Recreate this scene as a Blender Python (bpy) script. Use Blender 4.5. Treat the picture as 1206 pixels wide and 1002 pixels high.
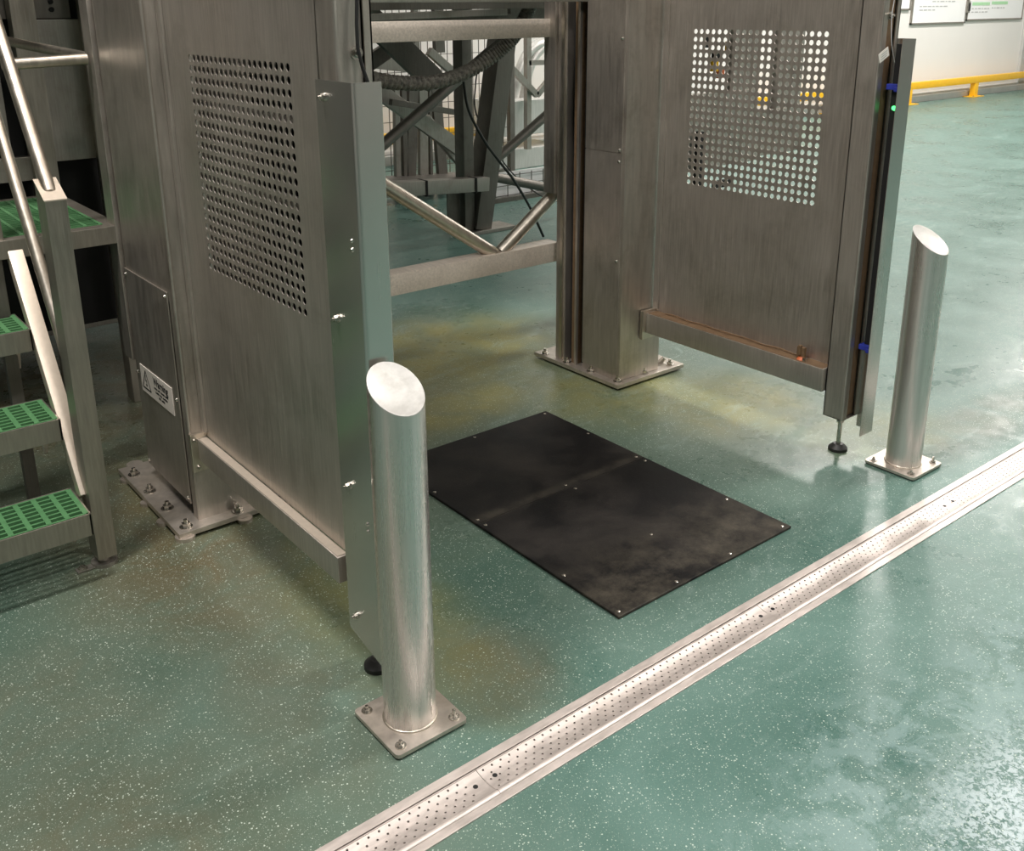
import bpy, bmesh, math, random
from mathutils import Vector, Matrix
random.seed(7)
S = bpy.context.scene
for o in list(bpy.data.objects):
    bpy.data.objects.remove(o)
col = S.collection
PI = math.pi

# ------------------------------------------------------------------ camera
AZ, PITCH, ROLL = 0.896872294, 0.304816094, -0.00605777542
FPX, PPY = 1153.84689, 367.813822
fw = Vector((math.cos(AZ)*math.cos(PITCH), math.sin(AZ)*math.cos(PITCH), -math.sin(PITCH)))
rt = fw.cross(Vector((0, 0, 1))).normalized()
up = rt.cross(fw)
c_, s_ = math.cos(ROLL), math.sin(ROLL)
rt2 = c_*rt + s_*up
up2 = -s_*rt + c_*up
cam_d = bpy.data.cameras.new('camera')
cam = bpy.data.objects.new('camera', cam_d)
col.objects.link(cam)
mw = Matrix((rt2, up2, -fw)).transposed().to_4x4()
mw.translation = Vector((0, 0, 1.7))
cam.matrix_world = mw
cam_d.sensor_fit = 'HORIZONTAL'
cam_d.sensor_width = 36
cam_d.lens = FPX/1206*36
cam_d.shift_y = -(501-PPY)/1206
cam_d.clip_end = 200
S.camera = cam

# ------------------------------------------------------------------ world, lamps, exposure
w = bpy.data.worlds.new('world')
S.world = w
w.use_nodes = True
w.node_tree.nodes['Background'].inputs[0].default_value = (0.9, 0.95, 1.0, 1)
w.node_tree.nodes['Background'].inputs[1].default_value = 0.25
S.view_settings.view_transform = 'Standard'
S.view_settings.look = 'None'
S.view_settings.gamma = 1
S.view_settings.use_curve_mapping = False
S.view_settings.exposure = 0.0

def area(name, loc, sx, sy, power, color=(1.0, 0.945, 0.895)):
    d = bpy.data.lights.new(name, 'AREA')
    d.shape = 'RECTANGLE'; d.size = sx; d.size_y = sy
    d.energy = power; d.color = color
    o = bpy.data.objects.new(name, d)
    o.location = loc
    col.objects.link(o)
    return o
CEIL = 6.2
# rows of ceiling lamps of the hall
LAMPS = [(-0.4, 2.4, 270), (0.6, -1.6, 190), (5.4, 1.2, 240), (11.0, 1.9, 260), (16.5, 1.9, 260),
         (5.4, 8.4, 130), (11.0, 6.6, 300), (16.5, 6.6, 420),
         (5.4, -3.8, 120), (11.0, -3.8, 160)]
for (lx, ly, p) in LAMPS:
    area('ceiling_lamp', (lx, ly, CEIL-0.25), 1.2, 0.45, p)

# ------------------------------------------------------------------ materials
def lin(r, g, b):
    f = lambda c: (c/255/12.92) if c/255 <= 0.04045 else ((c/255+0.055)/1.055)**2.4
    return (f(r), f(g), f(b), 1)
def newmat(name):
    m = bpy.data.materials.new(name)
    m.use_nodes = True
    nt = m.node_tree
    return m, nt, nt.nodes['Principled BSDF']
def N(nt, typ, **kw):
    n = nt.nodes.new(typ)
    for k, v in kw.items():
        setattr(n, k, v)
    return n
def noise(nt, vec, scale, detail=4, rough=0.55, dist=0.0):
    n = N(nt, 'ShaderNodeTexNoise')
    n.inputs['Scale'].default_value = scale
    n.inputs['Detail'].default_value = detail
    n.inputs['Roughness'].default_value = rough
    n.inputs['Distortion'].default_value = dist
    if vec is not None:
        nt.links.new(vec, n.inputs['Vector'])
    return n.outputs['Fac']
def maprange(nt, v, a, b, c, d, smooth=False):
    n = N(nt, 'ShaderNodeMapRange')
    if smooth: n.interpolation_type = 'SMOOTHSTEP'
    for i, x in zip(range(1, 5), (a, b, c, d)):
        n.inputs[i].default_value = x
    nt.links.new(v, n.inputs[0])
    return n.outputs[0]
def mixc(nt, fac, a, b, typ='MIX'):
    n = N(nt, 'ShaderNodeMix', data_type='RGBA', blend_type=typ)
    for idx, x in ((0, fac), (6, a), (7, b)):
        if isinstance(x, (int, float)) or isinstance(x, tuple):
            n.inputs[idx].default_value = x
        else:
            nt.links.new(x, n.inputs[idx])
    return n.outputs[2]
def mth(nt, op, a, b=None):
    n = N(nt, 'ShaderNodeMath', operation=op)
    for i, x in enumerate((a, b)):
        if x is None: continue
        if isinstance(x, (int, float)): n.inputs[i].default_value = x
        else: nt.links.new(x, n.inputs[i])
    return n.outputs[0]
def worldpos(nt, scale=(1, 1, 1)):
    g = N(nt, 'ShaderNodeNewGeometry')
    m = N(nt, 'ShaderNodeMapping')
    m.inputs['Scale'].default_value = scale
    nt.links.new(g.outputs['Position'], m.inputs['Vector'])
    return m.outputs['Vector']
def bump(nt, bsdf, h, strength=0.2, dist=0.002):
    b = N(nt, 'ShaderNodeBump')
    b.inputs['Strength'].default_value = strength
    b.inputs['Distance'].default_value = dist
    nt.links.new(h, b.inputs['Height'])
    nt.links.new(b.outputs[0], bsdf.inputs['Normal'])

def steel(name, base, rough=0.38, streak=(25, 25, 1.2), grime=None, gamt=0.35, spotty=0.0, metallic=1.0, bmp=0.08, amp=1.0):
    """stainless sheet with brushed streaks, smears and optional grime"""
    m, nt, b = newmat(name)
    v = worldpos(nt, streak)
    s1 = noise(nt, v, 6, 5, 0.6)
    s2 = noise(nt, worldpos(nt), 3.0, 5, 0.6, 0.6)
    base_c = tuple(base)+(1,)
    dark = tuple(x*(1-0.20*amp) for x in base)+(1,)
    light = tuple(min(1, x*(1+0.14*amp)) for x in base)+(1,)
    c = mixc(nt, maprange(nt, s1, 0.3, 0.7, 0, 1), dark, light)
    c = mixc(nt, maprange(nt, s2, 0.35, 0.7, 0, 0.5), c, base_c)
    if grime:
        g = noise(nt, worldpos(nt), 5.5, 8, 0.7, 0.3)
        c = mixc(nt, maprange(nt, g, 0.5, 0.72, 0, gamt), c, tuple(grime)+(1,))
    if spotty:
        sp = noise(nt, worldpos(nt), 160, 2, 0.5)
        c = mixc(nt, maprange(nt, sp, 0.66, 0.72, 0, spotty), c, (0.75, 0.72, 0.66, 1))
    nt.links.new(c, b.inputs['Base Color'])
    b.inputs['Metallic'].default_value = metallic
    r = mth(nt, 'ADD', maprange(nt, s1, 0.2, 0.8, rough-0.07*amp, rough+0.07*amp), maprange(nt, s2, 0.3, 0.7, -0.05*amp, 0.06*amp))
    nt.links.new(r, b.inputs['Roughness'])
    if bmp: bump(nt, b, s1, bmp, 0.001)
    return m
def plain(name, c, rough=0.5, metallic=0.0, spec=0.5, nscale=30, nam=0.12):
    m, nt, b = newmat(name)
    f = noise(nt, worldpos(nt), nscale, 4, 0.6)
    a = tuple(x*(1-nam) for x in c[:3])+(1,)
    d = tuple(min(1, x*(1+nam)) for x in c[:3])+(1,)
    nt.links.new(mixc(nt, f, a, d), b.inputs['Base Color'])
    b.inputs['Roughness'].default_value = rough
    b.inputs['Metallic'].default_value = metallic
    b.inputs['Specular IOR Level'].default_value = spec
    return m
def emit(name, c, k):
    m, nt, b = newmat(name)
    b.inputs['Base Color'].default_value = c
    b.inputs['Emission Color'].default_value = c
    b.inputs['Emission Strength'].default_value = k
    return m

M = {}
M['sheet'] = steel('brushed_panel_steel', (0.55, 0.505, 0.46), 0.46, grime=(0.30, 0.27, 0.22), gamt=0.35, spotty=0.10, metallic=0.9)
M['column'] = steel('column_steel', (0.52, 0.475, 0.43), 0.44, streak=(9, 9, 1.0), grime=(0.25, 0.21, 0.16), gamt=0.4, spotty=0.12, metallic=0.9)
M['bright'] = steel('bright_tube_steel', (0.68, 0.62, 0.54), 0.36, streak=(8, 8, 2), spotty=0.2, bmp=0)
M['bollard'] = steel('satin_bollard_steel', (0.72, 0.68, 0.65), 0.28, streak=(40, 40, 0.8), spotty=0.5, bmp=0.02, amp=0.4, metallic=0.9)
_b = M['bollard'].node_tree; _p = _b.nodes['Principled BSDF']
_t = N(_b, 'ShaderNodeTangent', direction_type='RADIAL', axis='Z')
_b.links.new(_t.outputs[0], _p.inputs['Tangent']); _p.inputs['Anisotropic'].default_value = 0.75
_p.inputs['Anisotropic Rotation'].default_value = 0.25
M['plate'] = steel('floor_plate_steel', (0.60, 0.54, 0.48), 0.40, streak=(5, 5, 5), grime=(0.40, 0.33, 0.25), gamt=0.5, metallic=0.8)
M['cut'] = steel('sawn_cap_steel', (0.52, 0.51, 0.49), 0.5, streak=(6, 6, 6), grime=(0.32, 0.30, 0.27), metallic=0.6, gamt=0.8, bmp=0.2)
M['mirror'] = steel('polished_cover_steel', (0.68, 0.65, 0.62), 0.27, streak=(16, 16, 0.5), metallic=0.95, bmp=0, amp=0.06)
M['beam'] = steel('dusty_beam_steel', (0.78, 0.69, 0.61), 0.42, streak=(18, 1.5, 18), grime=(0.42, 0.35, 0.29), gamt=0.4, spotty=0.25, metallic=0.25)
M['drain'] = steel('drain_steel', (0.68, 0.61, 0.575), 0.47, streak=(3, 12, 12), grime=(0.48, 0.42, 0.37), gamt=0.4, spotty=0.1, metallic=0.75)
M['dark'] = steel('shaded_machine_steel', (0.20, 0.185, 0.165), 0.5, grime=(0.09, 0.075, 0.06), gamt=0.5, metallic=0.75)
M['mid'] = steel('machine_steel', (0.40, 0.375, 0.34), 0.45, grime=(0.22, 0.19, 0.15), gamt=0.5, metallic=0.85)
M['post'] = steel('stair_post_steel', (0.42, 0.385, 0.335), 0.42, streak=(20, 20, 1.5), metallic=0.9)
M['pale_steel'] = plain('lit_stringer_steel', (0.72, 0.63, 0.53), 0.42, 0.55, nscale=60)  # pale tone carries the overhead light on stringer and post cap
M['brown'] = plain('brown_stained_rail', (0.24, 0.155, 0.09), 0.5, 0.4, nscale=40, nam=0.4)
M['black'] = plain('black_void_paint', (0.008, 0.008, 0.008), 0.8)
M['rubber'] = plain('black_rubber', (0.015, 0.015, 0.015), 0.45, nam=0.3)
M['bolt'] = steel('bolt_steel', (0.62, 0.59, 0.54), 0.25, bmp=0)
M['white'] = plain('white_wall_cladding', (0.80, 0.775, 0.745), 0.55, nscale=1.2, nam=0.03)
M['board'] = plain('whiteboard_surface', (0.86, 0.86, 0.86), 0.25, nscale=2, nam=0.02)
M['yellow'] = plain('yellow_safety_paint', (0.90, 0.50, 0.015), 0.35, nscale=12, nam=0.08)
M['blue'] = plain('blue_clamp_plastic', (0.03, 0.045, 0.35), 0.4)
M['orange'] = plain('orange_seal', (0.65, 0.16, 0.06), 0.5)
M['green_grp'] = plain('green_grating_plastic', (0.085, 0.23, 0.095), 0.5, nscale=50, nam=0.3)
M['label'] = plain('label_white', (0.82, 0.76, 0.70), 0.45, nscale=80, nam=0.04)
M['ink'] = plain('black_ink', (0.02, 0.02, 0.02), 0.6)
M['grey_ink'] = plain('faint_grey_ink', (0.45, 0.45, 0.45), 0.6)
M['green_ink'] = plain('pale_green_marker', (0.42, 0.70, 0.42), 0.6)
M['led'] = emit('green_led', (0.1, 1.0, 0.25, 1), 2.0)
M['kerb'] = plain('grey_kerb_concrete', (0.50, 0.50, 0.48), 0.6, nscale=5, nam=0.15)
M['ceiling'] = plain('ceiling_panel', (0.55, 0.56, 0.56), 0.6)
M['sidewall'] = plain('far_hall_cladding', (0.30, 0.285, 0.27), 0.6, nscale=0.8, nam=0.1)
M['leftwall'] = plain('left_hall_cladding', (0.46, 0.44, 0.42), 0.6, nscale=0.8, nam=0.08)
M['pale'] = steel('pale_machine_steel', (0.68, 0.67, 0.64), 0.4, metallic=0.5)

# corrugated dirty hose
m, nt, b = newmat('dirty_grey_hose')
f = noise(nt, worldpos(nt), 45, 6, 0.7)
nt.links.new(mixc(nt, maprange(nt, f, 0.35, 0.7, 0, 1), (0.05, 0.046, 0.04, 1), (0.27, 0.25, 0.21, 1)), b.inputs['Base Color'])
b.inputs['Roughness'].default_value = 0.6
M['hose'] = m

# rubber mat
m, nt, b = newmat('worn_black_mat')
n1 = noise(nt, worldpos(nt), 2.6, 7, 0.65, 0.4)
n2 = noise(nt, worldpos(nt), 220, 2, 0.6)
c = mixc(nt, maprange(nt, n1, 0.44, 0.66, 0, 0.9), (0.005, 0.005, 0.006, 1), (0.034, 0.030, 0.027, 1))
c = mixc(nt, maprange(nt, n2, 0.60, 0.74, 0, 0.5), c, (0.055, 0.05, 0.045, 1))
# dusty brown wear along the front and around the joint
g = N(nt, 'ShaderNodeSeparateXYZ'); nt.links.new(worldpos(nt), g.inputs[0])
d1 = maprange(nt, g.outputs[1], 2.15, 1.75, 0, 0.8, True)
d2 = maprange(nt, mth(nt, 'ABSOLUTE', mth(nt, 'SUBTRACT', g.outputs[1], 2.42)), 0.04, 0.0, 0, 0.5, True)
n3 = noise(nt, worldpos(nt), 9, 7, 0.7)
k = mth(nt, 'MULTIPLY', mth(nt, 'MAXIMUM', d1, d2), maprange(nt, n3, 0.38, 0.65, 0, 1))
c = mixc(nt, k, c, (0.095, 0.083, 0.064, 1))
nt.links.new(c, b.inputs['Base Color'])
nt.links.new(maprange(nt, n1, 0.3, 0.7, 0.42, 0.62), b.inputs['Roughness'])
b.inputs['Specular IOR Level'].default_value = 0.22
bump(nt, b, n2, 0.3, 0.001)
M['mat'] = m

# resin floor: teal with white flakes, stains that have their own shape, wet residue
m, nt, b = newmat('teal_flake_resin')
P = worldpos(nt)
sep = N(nt, 'ShaderNodeSeparateXYZ'); nt.links.new(P, sep.inputs[0])
def blob(cx, cy, rx, ry, s):
    dx = mth(nt, 'DIVIDE', mth(nt, 'SUBTRACT', sep.outputs[0], cx), rx)
    dy = mth(nt, 'DIVIDE', mth(nt, 'SUBTRACT', sep.outputs[1], cy), ry)
    d = mth(nt, 'SQRT', mth(nt, 'ADD', mth(nt, 'MULTIPLY', dx, dx), mth(nt, 'MULTIPLY', dy, dy)))
    return maprange(nt, d, 1.0, 0.25, 0, s, True)
def blobs(lst):
    r = None
    for x in lst:
        q = blob(*x)
        r = q if r is None else mth(nt, 'MAXIMUM', r, q)
    return r
nA = noise(nt, P, 1.6, 7, 0.62, 0.5)
nB = noise(nt, P, 4.5, 7, 0.65, 0.8)
nC = noise(nt, P, 14, 5, 0.6)
teal = mixc(nt, maprange(nt, nA, 0.35, 0.68, 0, 1), (0.060, 0.136, 0.114, 1), (0.118, 0.218, 0.190, 1))
# olive brown soiling round the machine
broad = mth(nt, 'MULTIPLY', blobs([(1.6, 3.2, 3.4, 2.1, 0.75), (0.3, 1.6, 1.2, 1.3, 0.6)]), maprange(nt, nA, 0.3, 0.66, 0.35, 1))
teal = mixc(nt, broad, teal, (0.112, 0.116, 0.068, 1))
brown = blobs([(0.95, 3.1, 0.55, 1.3, 0.85), (0.3, 2.3, 0.55, 0.5, 0.4), (1.0, 4.6, 1.3, 1.5, 0.9), (0.9, 2.1, 0.3, 0.8, 0.45), (0.2, 1.6, 0.7, 0.9, 0.6),
               (2.0, 3.5, 0.7, 0.5, 0.6), (3.1, 2.3, 0.3, 0.5, 0.3), (1.35, 1.75, 0.25, 0.3, 0.6), (3.9, 1.75, 0.9, 0.22, 0.45), (0.5, 0.9, 0.5, 0.4, 0.25)])
fac = mth(nt, 'MULTIPLY', brown, maprange(nt, nB, 0.33, 0.58, 0.35, 1))
c = mixc(nt, fac, teal, (0.115, 0.092, 0.048, 1))
yell = blobs([(2.7, 3.95, 0.95, 0.75, 1.0), (3.3, 2.55, 0.55, 0.5, 0.8), (1.4, 3.3, 0.6, 0.7, 0.7), (1.25, 2.2, 0.3, 0.8, 0.55), (2.2, 3.3, 1.1, 0.3, 0.8), (3.0, 3.0, 0.6, 0.6, 0.7), (3.5, 2.0, 0.5, 0.35, 0.5)])
fac = mth(nt, 'MULTIPLY', yell, maprange(nt, nB, 0.30, 0.60, 0.35, 1.0))
c = mixc(nt, fac, c, (0.245, 0.225, 0.075, 1))
# dark green patches with a smoother surface
dk = blobs([(2.9, 4.5, 0.7, 0.35, 0.8), (1.55, 2.2, 0.22, 0.55, 0.75), (3.0, 2.15, 0.4, 0.3, 0.6), (1.2, 2.6, 0.15, 0.5, 0.7)])
fac = mth(nt, 'MULTIPLY', dk, maprange(nt, nA, 0.40, 0.6, 0, 1))
c = mixc(nt, fac, c, (0.025, 0.075, 0.045, 1))
# scuffs: pale dry smears
sc = mth(nt, 'MULTIPLY', maprange(nt, noise(nt, worldpos(nt, (1.0, 2.4, 1)), 3.2, 9, 0.7, 1.2), 0.56, 0.72, 0, 0.5), maprange(nt, sep.outputs[0], 1.2, 3.0, 0.2, 1))
c = mixc(nt, sc, c, (0.30, 0.40, 0.37, 1))
# residue: frosty film low right
rz = blobs([(1.85, 0.80, 0.75, 0.42, 1.0), (2.5, 0.85, 0.7, 0.3, 0.75), (1.35, 0.95, 0.35, 0.15, 0.5)])
film = mth(nt, 'MULTIPLY', rz, maprange(nt, noise(nt, P, 7.5, 12, 0.78, 0.5), 0.46, 0.54, 0, 0.5))
c = mixc(nt, film, c, (0.26, 0.37, 0.365, 1))
rz2 = blobs([(2.02, 0.62, 0.55, 0.26, 1.0)])
nF = noise(nt, P, 85, 5, 0.65, 0.8)
foam = mth(nt, 'MULTIPLY', rz2, maprange(nt, mth(nt, 'ADD', nF, mth(nt, 'MULTIPLY', nB, 0.4)), 0.68, 0.76, 0, 1))
c = mixc(nt, foam, c, (0.46, 0.55, 0.57, 1))
# flakes
vor = N(nt, 'ShaderNodeTexVoronoi'); vor.inputs['Scale'].default_value = 170
nt.links.new(P, vor.inputs['Vector'])
vs = N(nt, 'ShaderNodeSeparateColor'); nt.links.new(vor.outputs['Color'], vs.inputs[0])
pick = maprange(nt, vs.outputs[0], 0.30, 0.36, 0, 1)
size = maprange(nt, mth(nt, 'SUBTRACT', vor.outputs['Distance'], mth(nt, 'MULTIPLY', mth(nt, 'MULTIPLY', vs.outputs[1], vs.outputs[1]), 0.26)), 0.14, 0.05, 0, 1)
fl_ = mth(nt, 'MULTIPLY', mth(nt, 'MULTIPLY', pick, size), maprange(nt, nC, 0.3, 0.6, 0.35, 0.95))
c = mixc(nt, fl_, c, (0.58, 0.66, 0.58, 1))
vor2 = N(nt, 'ShaderNodeTexVoronoi'); vor2.inputs['Scale'].default_value = 330
nt.links.new(P, vor2.inputs['Vector'])
vs2 = N(nt, 'ShaderNodeSeparateColor'); nt.links.new(vor2.outputs['Color'], vs2.inputs[0])
f2 = mth(nt, 'MULTIPLY', maprange(nt, vs2.outputs[0], 0.5, 0.55, 0, 1), maprange(nt, vor2.outputs['Distance'], 0.32, 0.12, 0, 0.62))
c = mixc(nt, f2, c, (0.42, 0.50, 0.43, 1))
f3 = mth(nt, 'MULTIPLY', maprange(nt, vs2.outputs[1], 0.62, 0.66, 0, 1), maprange(nt, vor2.outputs['Distance'], 0.40, 0.15, 0, 0.40))
c = mixc(nt, f3, c, (0.02, 0.045, 0.035, 1))
nt.links.new(c, b.inputs['Base Color'])
r = mth(nt, 'ADD', maprange(nt, nA, 0.3, 0.7, 0.24, 0.42), maprange(nt, nC, 0.3, 0.7, -0.06, 0.08))
r = mth(nt, 'SUBTRACT', r, mth(nt, 'MULTIPLY', dk, 0.15))
nt.links.new(r, b.inputs['Roughness'])
b.inputs['Specular IOR Level'].default_value = 0.5
hh = mth(nt, 'ADD', mth(nt, 'MULTIPLY', noise(nt, P, 120, 3, 0.6), 0.4), mth(nt, 'ADD', mth(nt, 'MULTIPLY', nC, 0.6), mth(nt, 'MULTIPLY', foam, 1.0)))
bump(nt, b, hh, 0.35, 0.003)
M['floor'] = m

# ------------------------------------------------------------------ helpers
class MB:
    def __init__(self): self.bm = bmesh.new()
    def box(self, x0, x1, y0, y1, z0, z1, bev=0.0, mat=None):
        vs = [self.bm.verts.new(p) for p in ((x0,y0,z0),(x1,y0,z0),(x1,y1,z0),(x0,y1,z0),(x0,y0,z1),(x1,y0,z1),(x1,y1,z1),(x0,y1,z1))]
        fs = [self.bm.faces.new([vs[i] for i in q]) for q in ((0,3,2,1),(4,5,6,7),(0,1,5,4),(1,2,6,5),(2,3,7,6),(3,0,4,7))]
        if bev:
            es = list({e for f in fs for e in f.edges})
            r = bmesh.ops.bevel(self.bm, geom=es, offset=bev, segments=2, affect='EDGES', profile=0.6)
            vs = list({v for f in r['faces'] for v in f.verts} | {v for v in vs if v.is_valid})
        if mat is not None: bmesh.ops.transform(self.bm, matrix=mat, verts=vs)
        return self
    def cyl(self, p0, p1, r, r2=None, n=24, cap=True):
        p0, p1 = Vector(p0), Vector(p1)
        d = (p1-p0); L = d.length
        q = d.to_track_quat('Z', 'Y').to_matrix().to_4x4()
        mt = Matrix.Translation((p0+p1)/2) @ q
        bmesh.ops.create_cone(self.bm, cap_ends=cap, segments=n, radius1=r, radius2=r if r2 is None else r2, depth=L, matrix=mt)
        return self
    def bar(self, p0, p1, w, h, upv=(0, 0, 1), bev=0.0):
        p0, p1 = Vector(p0), Vector(p1)
        d = p1-p0; L = d.length; d.normalize()
        s = d.cross(Vector(upv)).normalized(); u = s.cross(d)
        mt = Matrix((d, -s, u)).transposed().to_4x4(); mt.translation = p0
        return self.box(0, L, -w/2, w/2, -h/2, h/2, bev, mt)
    def prism(self, pts, ax, a, b):
        """polygon extruded along an axis; pts are 2-D in the two other axes"""
        def mk(p, v):
            q = list(p); q.insert(ax, v); return self.bm.verts.new(q)
        A = [mk(p, a) for p in pts]; B = [mk(p, b) for p in pts]
        n = len(pts)
        self.bm.faces.new(A[::-1]); self.bm.faces.new(B)
        for i in range(n): self.bm.faces.new((A[i], A[(i+1)%n], B[(i+1)%n], B[i]))
        return self
    def sweep(self, pts, rad, n=12):
        """tube along a polyline; rad may be a function of index"""
        pts = [Vector(p) for p in pts]; rings = []
        prev = None
        for i, p in enumerate(pts):
            t = (pts[min(i+1, len(pts)-1)]-pts[max(i-1, 0)]).normalized()
            if prev is None:
                a = t.orthogonal().normalized()
            else:
                a = (prev - t*prev.dot(t)).normalized()
            prev = a; bb = t.cross(a)
            r = rad(i) if callable(rad) else rad
            rings.append([self.bm.verts.new(p+(a*math.cos(2*PI*k/n)+bb*math.sin(2*PI*k/n))*r) for k in range(n)])
        for r0, r1 in zip(rings, rings[1:]):
            for k in range(n): self.bm.faces.new((r0[k], r0[(k+1)%n], r1[(k+1)%n], r1[k]))
        self.bm.faces.new(rings[0][::-1]); self.bm.faces.new(rings[-1])
        return self
    def build(self, name, mat, parent=None, smooth=None):
        bmesh.ops.recalc_face_normals(self.bm, faces=self.bm.faces)
        if parent is not None:
            loc = wl(parent)
            bmesh.ops.translate(self.bm, vec=-loc, verts=self.bm.verts)
        me = bpy.data.meshes.new(name)
        self.bm.to_mesh(me); self.bm.free()
        me.materials.append(mat)
        if smooth is not None:
            me.shade_smooth()
            me.set_sharp_from_angle(angle=math.radians(smooth))
        o = bpy.data.objects.new(name, me)
        col.objects.link(o)
        o.parent = parent
        return o
def wl(o):
    v = Vector(o.location)
    while o.parent: o = o.parent; v += Vector(o.location)
    return v
def thing(name, label, cat, loc, group=None):
    o = bpy.data.objects.new(name, None); col.objects.link(o)
    o.location = loc; o.empty_display_size = 0.05
    return tag(o, label, cat, group)
def tag(o, label, cat, group=None):
    o['label'] = label; o['category'] = cat
    if group: o['group'] = group
    return o
def struct(o): o['kind'] = 'structure'; return o
def copy_obj(o, parent, dloc):
    c = o.copy(); col.objects.link(c); c.parent = parent
    c.location = Vector(o.location)+Vector(dloc)
    return c
def copy_tree(o, parent, dloc=(0, 0, 0)):
    c = copy_obj(o, parent, dloc)
    for ch in list(o.children): copy_tree(ch, c)
    return c
def hexbolt(p, parent, axis=(0, 0, 1), r=0.011, h=0.009, wash=0.017, stud=0.012, name='anchor_bolt', mat='bolt'):
    p = Vector(p); a = Vector(axis)
    b = MB()
    if wash: b.cyl(p, p+a*0.003, wash, n=16)
    b.cyl(p+a*0.003, p+a*(0.003+h), r, n=6)
    if stud: b.cyl(p+a*(0.003+h), p+a*(0.003+h+stud), r*0.5, n=10)
    return b.build(name, M[mat], parent, 40)
def screw(p, parent, axis, r=0.007, h=0.004, name='screw'):
    p = Vector(p); a = Vector(axis)
    return MB().cyl(p, p+a*h, r, r*0.6, 10).build(name, M['bolt'], parent, 40)
def catmull(P_, n):
    out = []
    for i in range(len(P_)-1):
        a = P_[max(i-1, 0)]; b_ = P_[i]; c = P_[i+1]; d = P_[min(i+2, len(P_)-1)]
        for k in range(n):
            t = k/n
            out.append(0.5*((2*b_)+(c-a)*t+(2*a-5*b_+4*c-d)*t*t+(3*b_-a-3*c+d)*t**3))
    out.append(P_[-1]); return out
def grid_perf(u0, v0, nu, nv, pitch, rad, U0, U1, V0, V1, th, f):
    """sheet with real round holes; f(u,v,w) -> 3-D point"""
    bm = bmesh.new(); K = 16
    cache = {}
    def V(u, v, w_):
        k = (round(u, 5), round(v, 5), w_)
        if k not in cache: cache[k] = bm.verts.new(f(u, v, w_))
        return cache[k]
    h = pitch/2
    for w_ in (0, th):
        for i in range(nu):
            for j in range(nv):
                cu, cv = u0+i*pitch, v0+j*pitch
                ring, sq = [], []
                for k in range(K):
                    a = 2*PI*k/K; cx, cy = math.cos(a), math.sin(a)
                    s = h/max(abs(cx), abs(cy))
                    ring.append(V(cu+rad*cx, cv+rad*cy, w_)); sq.append(V(cu+s*cx, cv+s*cy, w_))
                for k in range(K):
                    bm.faces.new((ring[k], ring[(k+1)%K], sq[(k+1)%K], sq[k]))
        ua, ub, va, vb = u0-h, u0+(nu-1)*pitch+h, v0-h, v0+(nv-1)*pitch+h
        for (a, b_, c, d) in ((U0, ua, V0, V1), (ub, U1, V0, V1), (ua, ub, V0, va), (ua, ub, vb, V1)):
            if b_-a > 1e-5 and d-c > 1e-5:
                bm.faces.new([bm.verts.new(f(*q, w_)) for q in ((a, c), (b_, c), (b_, d), (a, d))])
    for i in range(nu):
        for j in range(nv):
            cu, cv = u0+i*pitch, v0+j*pitch
            for k in range(K):
                a0, a1 = 2*PI*k/K, 2*PI*(k+1)/K
                bm.faces.new((V(cu+rad*math.cos(a0), cv+rad*math.sin(a0), 0), V(cu+rad*math.cos(a1), cv+rad*math.sin(a1), 0),
                              V(cu+rad*math.cos(a1), cv+rad*math.sin(a1), th), V(cu+rad*math.cos(a0), cv+rad*math.sin(a0), th)))
    # outer edge
    for (a, b_) in (((U0, V0), (U1, V0)), ((U1, V0), (U1, V1)), ((U1, V1), (U0, V1)), ((U0, V1), (U0, V0))):
        bm.faces.new([bm.verts.new(f(*q)) for q in ((*a, 0), (*b_, 0), (*b_, th), (*a, th))])
    o = MB(); o.bm.free(); o.bm = bm
    return o

# ------------------------------------------------------------------ the hall
DX0, DX1, DY0, DY1 = -2.0, 7.0, 1.389, 1.535      # slot in the floor for the drain
X0, X1, Y0, Y1 = -7.0, 24.0, -8.0, 9.4
fb = MB()
fb.box(X0, X1, Y0, DY0, -0.1, 0).box(X0, X1, DY1, Y1, -0.1, 0).box(X0, DX0, DY0, DY1, -0.1, 0).box(DX1, X1, DY0, DY1, -0.1, 0)
fb.box(DX0, DX1, DY0, DY1, -0.2, -0.1)
struct(fb.build('floor', M['floor']))
struct(MB().box(X0, X1, Y0, Y1, CEIL, CEIL+0.1).build('ceiling', M['ceiling']))
struct(MB().box(X0, X1, Y1, Y1+0.1, -0.1, CEIL).build('wall_back', M['white']))
struct(MB().box(X0, X1, Y0-0.1, Y0, -0.1, CEIL).build('wall_front', M['sidewall']))
struct(MB().box(X0-0.1, X0, Y0, Y1, -0.1, CEIL).build('wall_left', M['leftwall']))
struct(MB().box(X1, X1+0.1, Y0, Y1, -0.1, CEIL).build('wall_right', M['white']))
struct(MB().prism([(Y1-0.10, 0), (Y1, 0), (Y1, 0.16), (Y1-0.03, 0.16), (Y1-0.10, 0.10)], 0, X0, X1).build('baseboard_back', M['kerb']))
struct(MB().box(20.45, 20.75, Y1-0.06, Y1, 0.0, 3.0, 0.005).build('trim_1', M['kerb']))

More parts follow.
